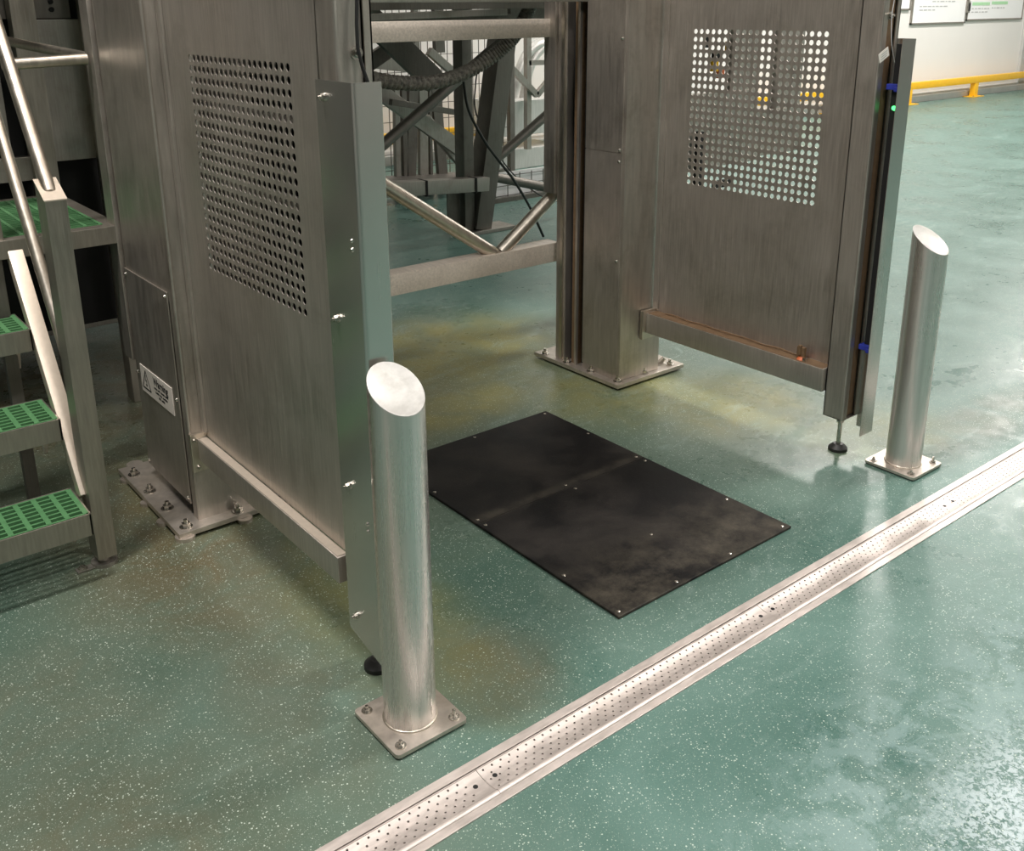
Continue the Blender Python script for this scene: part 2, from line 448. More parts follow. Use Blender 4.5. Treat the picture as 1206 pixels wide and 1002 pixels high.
# ------------------------------------------------------------------ floor drain
dr = thing('floor_drain', 'long straight stainless steel channel drain with perforated cover set in the floor', 'drain', (2.1, 1.462, 0))
fr = MB()
zt = 0.004
fr.box(DX0, DX1, 1.5095, 1.535, -0.05, zt, 0.001).box(DX0, DX1, 1.389, 1.4105, -0.05, zt, 0.001)
fr.box(DX0, DX1, 1.4105, 1.5095, -0.055, -0.05)
fr.build('channel_frame', M['drain'], dr)
def prof(v):
    t = (v-1.467)/0.036
    return 0.001 - 0.0055*max(0.0, 1-t*t)
SEC = 1.0355
pitch = 0.026
def grate(x0, holes):
    g = bmesh.new()
    x1 = x0+SEC-0.0012
    K = 8; r = 0.0028; rows = 5; hv = 0.0152/2
    ys = [1.497-0.0152*j for j in range(rows)]
    def P3(x, y, dz=0): return (x, y, prof(y)+dz)
    n = int(SEC/pitch)-1
    for j, yc in enumerate(ys):
        off = x0 + 0.014 + (pitch/2 if j % 2 else 0)
        nn = n if holes else 0
        xs0 = off - pitch/2
        for i in range(nn):
            xc = off + i*pitch
            ring, sq = [], []
            for k in range(K):
                a = 2*PI*k/K; cx, cy = math.cos(a), math.sin(a)
                s = 1/max(abs(cx), abs(cy))
                ring.append((xc+r*cx, yc+r*cy)); sq.append((xc+cx*s*pitch/2, yc+cy*s*hv))
            R = [g.verts.new(P3(*q)) for q in ring]; Q = [g.verts.new(P3(*q)) for q in sq]; D = [g.verts.new(P3(*q, -0.003)) for q in ring]
            for k in range(K):
                k2 = (k+1) % K
                g.faces.new((R[k], R[k2], Q[k2], Q[k])); g.faces.new((D[k], D[k2], R[k2], R[k]))
        # plain ends of the row
        for (a, b_) in ((x0, xs0 if nn else x1), (xs0+nn*pitch, x1)):
            if b_-a > 1e-4 and (nn or a == x0):
                for (va, vb) in ((yc-hv, yc), (yc, yc+hv)):
                    g.faces.new([g.verts.new(P3(*q)) for q in ((a, va), (b_, va), (b_, vb), (a, vb))])
    bmesh.ops.remove_doubles(g, verts=g.verts, dist=0.00005)
    m_ = MB(); m_.bm.free(); m_.bm = g
    # rolled lip along the near side, small lip along the far side
    lip = [(1.4205+0.0088*math.cos(a), 0.0015+0.0045*math.sin(a)) for a in [PI*k/8 for k in range(-2, 11)]]
    m_.prism(lip[::-1], 0, x0, x1)
    m_.box(x0, x1, 1.5040, 1.5065, -0.012, 0.0025)
    o = m_.build('grate', M['drain'], dr, 35)
    return o
for k in range(-2, 6):
    x0 = 1.087+(k-1)*SEC
    if x0 < DX0: continue
    o = grate(x0, x0 > -0.3 and x0 < 5)
    for sx in (0.028, -0.028):
        if x0 > 0 and x0 < 5:
            MB().cyl((x0+sx, 1.4700, prof(1.47)-0.001), (x0+sx, 1.4700, prof(1.47)+0.0006), 0.0062, n=12).build('fixing_hole', M['black'], o)

# ------------------------------------------------------------------ black floor mat
mt = thing('floor_mat', 'black rubber floor mat screwed to the floor between the two guard panels', 'mat', (2.165, 2.35, 0))
p1 = MB().box(1.757, 2.573, 2.3975, 2.990, 0.001, 0.010, 0.003).build('mat_panel', M['mat'], mt)
p2 = MB().box(1.757, 2.573, 1.713, 2.3965, 0.001, 0.010, 0.003).build('mat_panel', M['mat'], mt)
for (x, y, p) in [(2.550, 2.969, p1), (2.171, 2.968, p1), (1.785, 2.968, p1), (2.554, 2.700, p1), (1.775, 2.68, p1), (2.550, 2.42, p1), (1.776, 2.42, p1), (2.18, 2.42, p1),
                  (1.776, 2.375, p2), (2.19, 2.377, p2), (2.552, 2.375, p2), (2.554, 1.976, p2), (2.550, 1.733, p2), (2.276, 1.733, p2), (2.022, 1.733, p2), (1.776, 1.735, p2), (1.778, 1.977, p2), (2.166, 1.976, p2)]:
    screw((x, y, 0.0098), p, (0, 0, 1), 0.0065, 0.0015)

# ------------------------------------------------------------------ bollards
def bollard(cx, cy, label):
    t = thing('bollard', label, 'bollard', (cx, cy, 0), 'stainless bollards in front of the guard panels')
    h = 0.103
    b = MB()
    # square plate with rounded corners and vertical sides, lifted on a thin bed
    pts = []
    for (sx, sy, a0) in ((1, 1, 0), (-1, 1, 90), (-1, -1, 180), (1, -1, 270)):
        for k in range(5):
            a = math.radians(a0+22.5*k); pts.append((cx+sx*(h-0.012)+0.012*math.cos(a), cy+sy*(h-0.012)+0.012*math.sin(a)))
    b.prism(pts, 2, 0.006, 0.016)
    b.build('base_plate', M['plate'], t)
    MB().box(cx-h+0.006, cx+h-0.006, cy-h+0.006, cy+h-0.006, 0.0, 0.006).build('bedding', M['rubber'], t)
    R = 0.0645; n = 64
    g = bmesh.new(); A = []; B = []; T = []
    zf = lambda y: 0.886+0.68*(y-cy)
    for k in range(n):
        a = 2*PI*k/n; x, y = cx+R*math.cos(a), cy+R*math.sin(a)
        A.append(g.verts.new((x, y, 0.016))); B.append(g.verts.new((x, y, zf(y))))
    for k in range(n): g.faces.new((A[k], A[(k+1)%n], B[(k+1)%n], B[k]))
    m_ = MB(); m_.bm.free(); m_.bm = g
    m_.build('tube', M['bollard'], t, 60)
    g = bmesh.new(); r2 = R-0.0005; r3 = R-0.004
    rings = []
    for (rr, dz) in ((R, -0.0015), (R-0.0008, 0.0012), (r3, 0.0012), (r3-0.002, 0.0), (0.02, 0.0)):
        rings.append([g.verts.new((cx+rr*math.cos(2*PI*k/n), cy+rr*math.sin(2*PI*k/n), zf(cy+rr*math.sin(2*PI*k/n))+dz)) for k in range(n)])
    for r0, r1 in zip(rings, rings[1:]):
        for k in range(n): g.faces.new((r0[k], r0[(k+1)%n], r1[(k+1)%n], r1[k]))
    g.faces.new(rings[-1])
    m_ = MB(); m_.bm.free(); m_.bm = g
    m_.build('top_cap', M['cut'], t, 40)
    # weld bead
    MB().sweep([(cx+(R+0.001)*math.cos(2*PI*k/40), cy+(R+0.001)*math.sin(2*PI*k/40), 0.0175) for k in range(41)], 0.0032, 8).build('weld_bead', M['bright'], t, 60)
    for sx in (-1, 1):
        for sy in (-1, 1):
            hexbolt((cx+sx*0.078, cy+sy*0.078, 0.016), t, r=0.009, h=0.006, wash=0.014, stud=0.007 if not (sx > 0 and sy < 0) else 0.014)
    return t
bollard(1.062, 1.745, 'nearer stainless bollard with slanted top, in front of the left guard panel')
bollard(3.305, 1.735, 'farther stainless bollard with slanted top, beside the right guard panel')

# ------------------------------------------------------------------ support columns
def base_plate(t, x0, x1, y0, y1, bolts):
    p = MB().box(x0, x1, y0, y1, 0.012, 0.030, 0.0015).build('base_plate', M['plate'], t)
    for (x, y) in bolts:
        hexbolt((x, y, 0.030), t, r=0.0145, h=0.013, wash=0.022, stud=0.012)
    return p
HT = 2.9
c1 = thing('support_column', 'left grey steel machine column with a warning sign on its cover plate', 'column', (1.15, 3.2, 0))
base_plate(c1, 0.930, 1.36, 2.938, 3.56, [(0.962, 3.474), (0.962, 3.305), (0.965, 3.14), (0.968, 2.975), (1.15, 2.965), (1.32, 2.975)])
for (x, y, r) in [(0.945, 3.50, .028), (0.935, 3.27, .022), (0.935, 3.10, .024), (0.955, 2.955, .033), (1.16, 2.94, .026), (1.33, 2.95, .026)]:
    MB().cyl((x, y, 0), (x, y, 0.012), r, n=20).build('shim_pad', M['plate'], c1, 40)
# body: corner angle + shell, the side open at the foot
b = MB()
b.box(1.018, 1.30, 2.990, 3.000, 0.030, HT, 0)                 # front skin
b.box(1.290, 1.30, 3.000, 3.44, 0.030, HT)                     # right skin
b.box(1.018, 1.30, 3.43, 3.44, 0.10, HT)                       # back skin
b.box(1.018, 1.026, 3.000, 3.032, 0.030, HT)                   # corner return
b.box(1.018, 1.026, 3.032, 3.43, 0.80, HT)                     # upper side skin
b.box(1.024, 1.03, 3.032, 3.43, 0.12, 0.81)                    # inner web behind cover
b.build('body', M['column'], c1)
MB().cyl((1.0225, 2.9945, 0.030), (1.0225, 2.9945, HT), 0.0065, n=12).build('corner_bend', M['column'], c1, 60)
cov = MB().box(1.012, 1.017, 3.036, 3.445, 0.075, 0.828, 0.001).build('access_cover', M['column'], c1)
for (y, z) in [(3.43, 0.808), (3.05, 0.812), (3.43, 0.445), (3.05, 0.455), (3.43, 0.095), (3.05, 0.095)]:
    screw((1.012, y, z), cov, (-1, 0, 0), 0.007, 0.006)
# warning sign
sg = MB().box(1.0098, 1.0119, 3.088, 3.398, 0.384, 0.484).build('warning_sign', M['label'], c1)
def on_side(x, y, z): return (x, y, z)
def strokes(name, parent, segs, wd, x):
    b = MB()
    for (a, c) in segs:
        b.bar((x, a[0], a[1]), (x, c[0], c[1]), wd, 0.0004, upv=(1, 0, 0))
    return b.build(name, M['ink'], parent)
ty, tz = 3.345, 0.402
tri = [(ty+0.041, tz), (ty-0.041, tz), (ty, tz+0.069)]
strokes('triangle', sg, [(tri[i], tri[(i+1) % 3]) for i in range(3)], 0.006, 1.0096)
strokes('bolt_symbol', sg, [((ty+0.003, tz+0.052), (ty+0.007, tz+0.030)), ((ty+0.007, tz+0.030), (ty-0.005, tz+0.033)), ((ty-0.005, tz+0.033), (ty-0.001, tz+0.010)), ((ty-0.001, tz+0.010), (ty+0.005, tz+0.017)), ((ty-0.001, tz+0.010), (ty-0.007, tz+0.018))], 0.0045, 1.0096)
def text_obj(name, body, size, loc, rot, mat, parent, bold=0.0, align='CENTER'):
    cu = bpy.data.curves.new(name, 'FONT'); cu.body = body; cu.size = size
    cu.align_x = align; cu.align_y = 'CENTER'; cu.offset = bold; cu.extrude = 0.0002
    tmp = bpy.data.objects.new('t', cu); col.objects.link(tmp)
    dg = bpy.context.evaluated_depsgraph_get()
    me = bpy.data.meshes.new_from_object(tmp.evaluated_get(dg))
    bpy.data.objects.remove(tmp)
    me.materials.clear(); me.materials.append(mat)
    o = bpy.data.objects.new(name, me); col.objects.link(o)
    o.parent = parent
    o.location = Vector(loc)-wl(parent); o.rotation_euler = rot
    return o
text_obj('lettering', 'Warning', 0.040, (1.0094, 3.198, 0.456), (PI/2, 0, -PI/2), M['ink'], sg, 0.0011)
b = MB()
for (z, wds) in ((0.432, [.03, .022, .034, .03]), (0.418, [.036, .02, .044]), (0.404, [.02, .03])):
    tot = sum(wds)+0.006*(len(wds)-1); y = 3.198+tot/2
    for wd in wds:
        yy = y
        while yy > y-wd+0.002:
            b.box(1.0092, 1.0096, yy-0.0035, yy, z-0.0035, z+random.choice((.0025, .004, .0045))); yy -= 0.0052
        y -= wd+0.006
b.build('small_print', M['ink'], sg)
# rear guide strip of the column
MB().box(1.005, 1.05, 3.46, 3.545, 0.48, HT, 0.002).build('guide_strip', M['column'], c1)
MB().cyl((1.0, 3.585, 0.0), (1.0, 3.585, 0.022), 0.030, n=20).build('shim_pad', M['plate'], c1, 40)

c2 = thing('support_column', 'right grey steel machine column bolted to the floor behind the mat', 'column', (3.2, 3.2, 0))
base_plate(c2, 2.985, 3.435, 2.965, 3.56, [(3.010, 3.506), (3.013, 3.344), (3.018, 3.178), (3.022, 3.003), (3.19, 2.997), (3.375, 3.004)])
MB().cyl((3.35, 3.05, 0.03), (3.37, 3.035, 0.055), 0.014, n=6).build('loose_nut', M['bolt'], c2, 40)
b = MB()
b.box(3.022, 3.285, 2.995, 3.245, 0.030, HT, 0.006)
b.build('body', M['column'], c2, 40)
cv1 = MB().box(3.018, 3.0225, 3.012, 3.243, 1.082, HT, 0.0008).build('side_cover', M['column'], c2)
cv2 = MB().box(3.018, 3.0225, 3.012, 3.243, 0.060, 1.079, 0.0008).build('side_cover', M['column'], c2)
for (z, c) in ((1.56, cv1), (1.095, cv1), (1.045, cv2), (0.60, cv2)):
    screw((3.018, 3.028, z), c, (-1, 0, 0), 0.008, 0.007)
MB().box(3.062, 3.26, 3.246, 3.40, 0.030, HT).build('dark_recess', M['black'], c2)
MB().box(3.030, 3.12, 3.296, 3.332, 0.030, HT, 0.002).build('guide_rail', M['brown'], c2)
MB().box(3.016, 3.030, 3.286, 3.300, 0.030, HT, 0.001).build('guide_lip', M['column'], c2)
MB().box(3.022, 3.10, 3.375, 3.440, 0.030, HT, 0.003).build('rear_post', M['column'], c2)
MB().box(3.012, 3.03, 3.385, 3.405, 0.030, HT, 0.001).build('post_lip', M['bright'], c2)
MB().box(3.008, 3.045, 3.442, 3.520, 0.845, HT, 0.003).build('guide_strip', M['column'], c2)

# ------------------------------------------------------------------ guard panels
def guard(xp, label, left):
    t = thing('side_guard', label, 'guard panel', (xp, 2.4, 0), 'perforated side guards')
    # perforated sheet in the plane x = xp
    gy0, gz0 = (2.180, 0.957) if left else (2.190, 0.962)
    pt = 0.0302 if left else 0.0313
    f = (lambda u, v, w_: (xp+w_, u, v))
    gp = grid_perf(gy0, gz0, 21, 21, pt, 0.0101, 2.02, 2.985, 0.335, HT, 0.003, f)
    gp.build('perforated_panel', M['sheet'], t, 35)
    rx0, rx1, rz0, rz1 = (1.036, xp, 0.256, 0.333) if left else (3.165, xp, 0.245, 0.340)
    MB().box(rx0, rx1, 2.028, 2.972, rz0, rz1, 0.004).build('bottom_rail', M['sheet'], t, 40)
    MB().box(rx0+0.004, rx1-0.004, 2.035, 2.965, rz1-0.0005, rz1+0.0015).build('rail_top_strip', M['pale_steel'] if left else M['brown'], t)  # thin strip on the rail top, pale on the left guard, brown on the right
    br = MB().box(rx0-0.022, rx1+0.0, 2.972, 2.990, 0.215, 0.352, 0.002).build('end_bracket', M['bright'], t)
    if left:
        screw((rx0-0.010, 2.972, 0.330), br, (0, -1, 0), 0.008, 0.008); screw((rx0-0.004, 2.972, 0.232), br, (0, -1, 0), 0.009, 0.01)
    # edge flange by the column
    MB().box(xp-0.010, xp, 2.958, 2.988, 0.352, HT, 0.001).build('edge_flange', M['sheet'], t)
    # channel post, open to the front
    x0, x1 = (1.068, 1.160) if left else (3.188, 3.292)
    y0, y1 = 1.940, 2.026
    zb = 0.145
    b = MB()
    b.box(x0, x0+0.004, y0, y1, zb, HT).box(x0, x1, y1-0.004, y1, zb, HT).box(x1-0.004, x1, y0, y1, zb, HT)
    b.box(x0, x0+(0.040 if left else 0.030), y0, y0+0.004, zb, HT).box(x1-0.020, x1, y0, y0+0.004, zb, HT)
    b.box(x0, x1, y0, y1, zb, zb+0.004)
    b.build('post', M['column'] if left else M['sheet'], t)
    MB().cyl((x0+0.004, y0+0.004, zb), (x0+0.004, y0+0.004, HT), 0.0055, n=12).build('post_bend', M['sheet'], t, 60)
    MB().box(x0+0.006, x1-0.022, y0+0.010, y0+0.024, zb+0.01, HT).build('post_inner', M['brown'] if not left else M['sheet'], t)
    # levelling foot
    fx, fy = (x0+x1)/2-0.008, (y0+y1)/2-0.01
    ft = MB().cyl((fx, fy, 0.028), (fx, fy, 0.15), 0.0085, n=14).build('levelling_foot', M['bolt'], t, 40)
    MB().cyl((fx, fy, 0.0), (fx, fy, 0.012), 0.037, n=28).cyl((fx, fy, 0.012), (fx, fy, 0.028), 0.037, 0.019, 28).build('foot_pad', M['rubber'], ft, 40)
    MB().cyl((fx, fy, 0.120), (fx, fy, 0.132), 0.016, n=6).build('lock_nut', M['bolt'], ft)
    return t
gl = guard(1.070, 'left perforated grey steel guard panel standing behind the nearer bollard', True)
gr = guard(3.232, 'right perforated grey steel guard panel standing behind the farther bollard', False)
# inner lining behind the left guard, with dark bars showing through the holes
MB().box(1.150, 1.154, 2.03, 2.97, 0.34, HT).build('inner_panel', M['mid'], gl)
b = MB()
for (y0, y1) in ((2.10, 2.20), (2.28, 2.36), (2.42, 2.50)):
    b.box(1.118, 1.135, y0, y1, 0.9, 1.75)
b.build('inner_bracket', M['black'], gl)
MB().box(1.10, 1.12, 2.05, 2.9, 1.20, 1.235).box(1.10, 1.12, 2.05, 2.9, 1.42, 1.44).build('inner_conduit', M['mid'], gl)
# polished cover sheet on the left guard
def polyline_sheet(pts, th, z0f, z1, name, mat, parent, nz=1):
    """sheet following an XY polyline; z0f(x,y) gives its lower edge"""
    g = bmesh.new()
    P_ = [Vector(p) for p in pts]; nrm = []
    for i in range(len(P_)):
        a = P_[max(i-1, 0)]; c = P_[min(i+1, len(P_)-1)]
        d = (c-a).normalized(); nrm.append(Vector((-d.y, d.x)))
    L0 = [g.verts.new((*p, z0f(*p))) for p in P_]; L1 = [g.verts.new((*p, z1)) for p in P_]
    R_ = [p+n*th for p, n in zip(P_, nrm)]
    R0 = [g.verts.new((*p, z0f(*q))) for p, q in zip(R_, P_)]; R1 = [g.verts.new((*p, z1)) for p in R_]
    for i in range(len(P_)-1):
        g.faces.new((L0[i], L0[i+1], L1[i+1], L1[i])); g.faces.new((R0[i+1], R0[i], R1[i], R1[i+1]))
        g.faces.new((L1[i], L1[i+1], R1[i+1], R1[i])); g.faces.new((L0[i+1], L0[i], R0[i], R0[i+1]))
    g.faces.new((L0[0], L1[0], R1[0], R0[0])); g.faces.new((L0[-1], R0[-1], R1[-1], L1[-1]))
    m_ = MB(); m_.bm.free(); m_.bm = g
    return m_.build(name, mat, parent, 50)
def arc(cx, cy, r, a0, a1, n): return [(cx+r*math.cos(math.radians(a0+(a1-a0)*k/n)), cy+r*math.sin(math.radians(a0+(a1-a0)*k/n))) for k in range(n+1)]
pts = [(1.038, 1.986)] + arc(1.038+0.010, 1.824+0.010, 0.010, 180, 270, 6) + [(1.106, 1.824)] + arc(1.106, 1.828, 0.004, 270, 360, 3)
cs = polyline_sheet(pts, 0.002, lambda x, y: 0.118+0.032*max(0, (y-1.834)/0.152), 1.546, 'cover_sheet', M['mirror'], gl)
for (y, z) in [(1.950, 1.510), (1.950, 1.005), (1.945, 0.575), (1.945, 0.205)]:
    MB().cyl((1.0395, y, z), (1.072, y, z), 0.006, n=10).build('spacer', M['bolt'], cs)
    hexbolt((1.038, y, z), cs, (-1, 0, 0), r=0.008, h=0.007, wash=0.010, stud=0.006, name='cover_bolt')
for (z) in (1.205, 1.185, 0.505, 0.485):
    screw((1.038, 1.862, z), cs, (-1, 0, 0), 0.006, 0.004)
# right cover sheet
pts = [(3.200, 1.928), (3.200, 1.883)] + arc(3.204, 1.872, 0.004, 180, 270, 3) + [(3.288, 1.868)] + arc(3.288, 1.872, 0.004, 270, 360, 3) + [(3.292, 1.935)]
cs2 = polyline_sheet([(3.204, 1.868), (3.287, 1.868)] + arc(3.287, 1.872, 0.004, 270, 360, 3) + [(3.291, 1.938)], 0.002, lambda x, y: 0.100, 1.578, 'cover_sheet', M['mirror'], gr)
# light curtain in the gap behind it
lc = thing('light_curtain', 'slim black sensor strip with blue clamps and a green lamp on the right guard post', 'sensor', (3.24, 1.905, 0.42))
MB().box(3.254, 3.272, 1.900, 1.920, 0.44, 1.56, 0.002).build('sensor_bar', M['black'], lc)
for z in (1.405, 0.435):
    MB().box(3.236, 3.274, 1.890, 1.932, z, z+0.020, 0.002).box(3.232, 3.246, 1.886, 1.90, z-0.006, z+0.010, 0.002).build('clamp', M['blue'], lc)
MB().cyl((3.250, 1.902, 1.342), (3.240, 1.893, 1.342), 0.008, n=16).build('indicator_lamp', M['led'], lc, 40)
# limit switch stub and seal on the right bottom rail
sw = thing('limit_switch', 'small rusty bracket with orange seal on the bottom rail of the right guard', 'switch', (3.20, 2.15, 0.341))
MB().box(3.190, 3.206, 2.138, 2.172, 0.343, 0.392, 0.002).box(3.182, 3.196, 2.150, 2.162, 0.36, 0.400, 0.002).build('bracket', M['brown'], sw)
MB().cyl((3.196, 2.150, 0.3415), (3.196, 2.150, 0.352), 0.020, 0.012, 16).build('seal', M['orange'], sw, 40)
MB().cyl((3.186, 2.128, 0.3415), (3.186, 2.128, 0.353), 0.011, n=6).build('nut', M['bolt'], sw)
cbp = [(3.212+0.004*math.sin(i*1.3), 2.90-0.72*i/18, 0.346+0.003*abs(math.sin(i*0.9))) for i in range(19)]
tag(MB().sweep(cbp, 0.0028, 8).build('rail_cable', M['brown'], None, 60), 'thin rusty orange brown cable lying along the right guard bottom rail', 'cable')
# cable and paper tag on the right post
tg = thing('cable_tag', 'small white paper tag hanging from a thin cable at the right guard post', 'tag', (3.22, 1.90, 1.55))
MB().sweep(catmull([Vector(q) for q in [(3.226, 1.930, 1.86), (3.222, 1.927, 1.72), (3.205, 1.920, 1.66), (3.196, 1.910, 1.60), (3.200, 1.905, 1.555), (3.228, 1.905, 1.50)]], 6), 0.0016, 8).build('cord', M['grey_ink'], tg, 60)
MB().bar((3.112, 1.895, 1.515), (3.166, 1.895, 1.540), 0.0012, 0.032).build('paper', M['label'], tg)
b = MB()
for k in range(3): b.bar((3.124, 1.8941, 1.528-0.008*k), (3.156, 1.8941, 1.5425-0.008*k), 0.0006, 0.0025)
b.build('print', M['grey_ink'], tg)
hexbolt((3.226, 1.940, 1.655), gr, (0, -1, 0), r=0.010, h=0.008, wash=0.015, stud=0.008, name='post_bolt')
hexbolt((1.118, 1.940, 1.600), gl, (0, -1, 0), r=0.010, h=0.008, wash=0.015, stud=0.008, name='post_bolt')
MB().box(3.190, 3.225, 1.925, 1.938, 1.742, 1.752).box(3.215, 3.222, 1.915, 1.938, 1.72, 1.74).build('cable_clip', M['black'], gr)
# black cable down the left post
tag(MB().sweep([(1.128, 1.925, 1.95), (1.126, 1.925, 1.82), (1.118, 1.922, 1.74), (1.110, 1.918, 1.66), (1.108, 1.915, 1.61), (1.116, 1.912, 1.57), (1.128, 1.908, 1.53), (1.135, 1.905, 1.45)], 0.0042, 10).build('black_cable', M['rubber'], None, 60),
    'thin black cable running down inside the left guard post', 'cable')

# ------------------------------------------------------------------ beams across the opening
xf = thing('cross_frame', 'pale dusty steel frame of two beams and diagonal tubes joining the columns', 'frame', (2.1, 3.52, 0.5))
MB().box(1.10, 3.075, 3.480, 3.570, 0.503, 0.598, 0.004).build('lower_beam', M['beam'], xf, 40)
MB().box(1.10, 3.02, 3.480, 3.570, 1.556, 1.636, 0.004).build('upper_beam', M['beam'], xf, 40)
MB().cyl((1.72, 3.525, 1.255), (2.715, 3.525, 0.585), 0.031, n=28).build('diagonal_tube', M['bright'], xf, 40)
MB().cyl((3.12, 3.525, 0.855), (2.745, 3.525, 0.590), 0.031, n=28).build('diagonal_tube', M['bright'], xf, 40)
MB().cyl((1.10, 3.525, 0.97), (1.72, 3.525, 1.255), 0.031, n=28).build('diagonal_tube', M['bright'], xf, 40)
tr = MB().box(1.10, 3.60, 3.24, 3.30, 1.708, 1.77, 0.003).build('top_rail', M['mid'], None, 40)
tag(tr, 'grey horizontal steel rail along the top edge between the two columns', 'rail')

# ------------------------------------------------------------------ staircase
st = thing('staircase', 'small steel staircase with green grating treads at the left edge', 'stairs', (0.66, 3.0, 0))
def grating(x0, x1, y0, y1, z, parent, bx=0.052, by=0.0295, th=0.022, bar=0.0075):
    b = MB()
    n = max(1, round((x1-x0)/bx)); mgrid = max(1, round((y1-y0)/by))
    for i in range(n+1):
        x = x0+(x1-x0)*i/n; b.box(x-bar, x+bar, y0, y1, z-th, z)
    for j in range(mgrid+1):
        y = y0+(y1-y0)*j/mgrid; b.box(x0, x1, y-bar*0.55, y+bar*0.55, z-th, z-0.0008)
    return b.build('grating', M['green_grp'], parent)
XL = -0.15
XE = 0.655
for k in range(4):
    yf, z = 2.868+0.208*k, 0.236+0.2405*k
    if k == 3: break
    t = MB()
    t.box(XL, XE, yf, yf+0.006, z-0.072, z, 0.001).box(XL, XE, yf+0.212, yf+0.218, z-0.06, z, 0.001)
    t.box(XE-0.006, XE, yf, yf+0.218, z-0.072, z).box(XL, XL+0.006, yf, yf+0.218, z-0.06, z)
    t.box(XL, XE, yf+0.006, yf+0.212, z-0.030, z-0.026) if False else None
    o = t.build('tread', M['post'], st)
    grating(XL+0.012, XE-0.012, yf+0.012, yf+0.206, z+0.001, o)
# platform
zp = 0.975
pf = MB()
pf.box(-0.1, 1.03, 3.462, 3.512, zp-0.062, zp, 0.002).box(-0.1, 1.03, 4.20, 4.25, zp-0.062, zp, 0.002).box(0.98, 1.03, 3.512, 4.20, zp-0.062, zp, 0.002).box(-0.1, -0.05, 3.512, 4.20, zp-0.062, zp, 0.002)
pf = pf.build('platform', M['post'], st)
grating(-0.045, 0.975, 3.517, 4.195, zp+0.002, pf, 0.052, 0.030, bar=0.0055)
MB().box(0.60, 0.64, 3.48, 3.52, 0.0, zp-0.06, 0.002).build('platform_leg', M['dark'], st)
# stringer: straight box under 50 degrees
def sloped(y): return 0.299+(y-3.026)*1.345
b = MB()
A, B_ = Vector((0.681, 3.00, 0.235)), Vector((0.681, 3.50, 0.95))
b.bar(A, B_, 0.046, 0.050, upv=(0, 0, 1), bev=0.003)
b.build('stringer', M['pale_steel'], st, 40)
MB().bar((XL-0.02, 2.93, 0.16), (XL-0.02, 3.49, 0.935), 0.046, 0.05).build('stringer', M['pale_steel'], st)
for k in range(3):
    yf, z = 2.868+0.208*k, 0.236+0.2405*k
    MB().bar((XE-0.012, yf+0.16, z-0.02), (XE-0.012, yf+0.235, z-0.19), 0.012, 0.03, bev=0.001).build('tread_bracket', M['beam'], st)
# newel post with sloped cap
b = MB()
b.prism([(2.937, 0.034), (3.025, 0.034), (3.025, 1.225), (2.937, 1.178)], 0, 0.672, 0.730)
b.build('newel_post', M['post'], st)
b = MB().prism([(2.935, 1.178), (3.027, 1.227), (3.027, 1.231), (2.935, 1.182)], 0, 0.670, 0.732)
b.build('post_cap', M['pale_steel'], st)
MB().cyl((0.698, 2.975, 0), (0.698, 2.975, 0.012), 0.040, n=28).cyl((0.698, 2.975, 0.012), (0.698, 2.975, 0.036), 0.018, n=16).build('post_foot', M['mid'], st, 40)
lg = MB().box(0.610, 0.665, 2.955, 2.985, 0.001, 0.006, 0.001).build('floor_lug', M['mid'], st)
hexbolt((0.630, 2.970, 0.006), lg, r=0.010, h=0.006, wash=0.015, stud=0)
# handrails
def rail(p0, p1, name='handrail', r=0.0195): return MB().cyl(p0, p1, r, n=28).build(name, M['bright'], st, 40)
rail((0.700, 2.985, 1.195), (0.700, 3.58, 2.00))
rail((0.700, 3.02, 0.610), (0.700, 3.59, 1.456), 'middle_rail', 0.0185)
rail((0.735, 3.49, 1.527), (0.995, 3.50, 1.535), 'platform_rail', 0.0185)
rail((0.90, 4.18, 1.580), (1.02, 3.52, 1.535), 'platform_rail', 0.0175)
MB().box(0.600, 0.655, 3.475, 3.53, 0.97, 2.28, 0.003).build('platform_post', M['post'], st)

# housing behind the platform
hs = thing('machine_housing', 'large grey sheet metal machine housing behind the staircase platform', 'machine', (0.9, 4.6, 0))
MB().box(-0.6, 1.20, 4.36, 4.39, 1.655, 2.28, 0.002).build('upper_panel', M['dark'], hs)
MB().box(0.98, 1.24, 4.34, 4.36, 1.09, 1.652, 0.002).build('lower_panel', M['mid'], hs)
MB().box(-0.6, 0.90, 4.34, 4.36, 1.14, 1.652, 0.002).build('lower_panel', M['mid'], hs)
MB().box(-0.6, 1.05, 4.30, 4.338, 1.03, 1.125, 0.002).build('kick_rail', M['mid'], hs)
MB().box(0.955, 1.045, 4.262, 4.335, 0.0, 2.28, 0.003).build('frame_post', M['post'], hs)
MB().box(-0.6, 1.30, 4.40, 6.0, 0.36, 2.28).build('dark_interior', M['black'], hs)  # black block stands in for the shade inside the housing
MB().box(1.22, 1.30, 4.25, 4.34, 0.0, 2.28, 0.003).build('frame_post', M['column'], hs)
for z in (1.72, 1.69): MB().cyl((1.13, 4.36, z), (1.13, 4.355, z), 0.01, n=10).build('hole_plug', M['black'], hs)
lm = thing('base_frame', 'low dark round tube and beam on the floor seen behind the staircase', 'frame', (1.5, 5.5, 0))
MB().cyl((-0.5, 5.30, 0.235), (1.95, 5.30, 0.235), 0.045, n=24).build('tube', M['mid'], lm, 40)
MB().box(-0.5, 1.95, 5.27, 5.36, 0.07, 0.15, 0.003).build('beam', M['mid'], lm)
for x in (-0.3, 1.85): MB().box(x, x+0.08, 5.27, 5.36, 0.0, 0.30, 0.003).build('leg', M['dark'], lm)

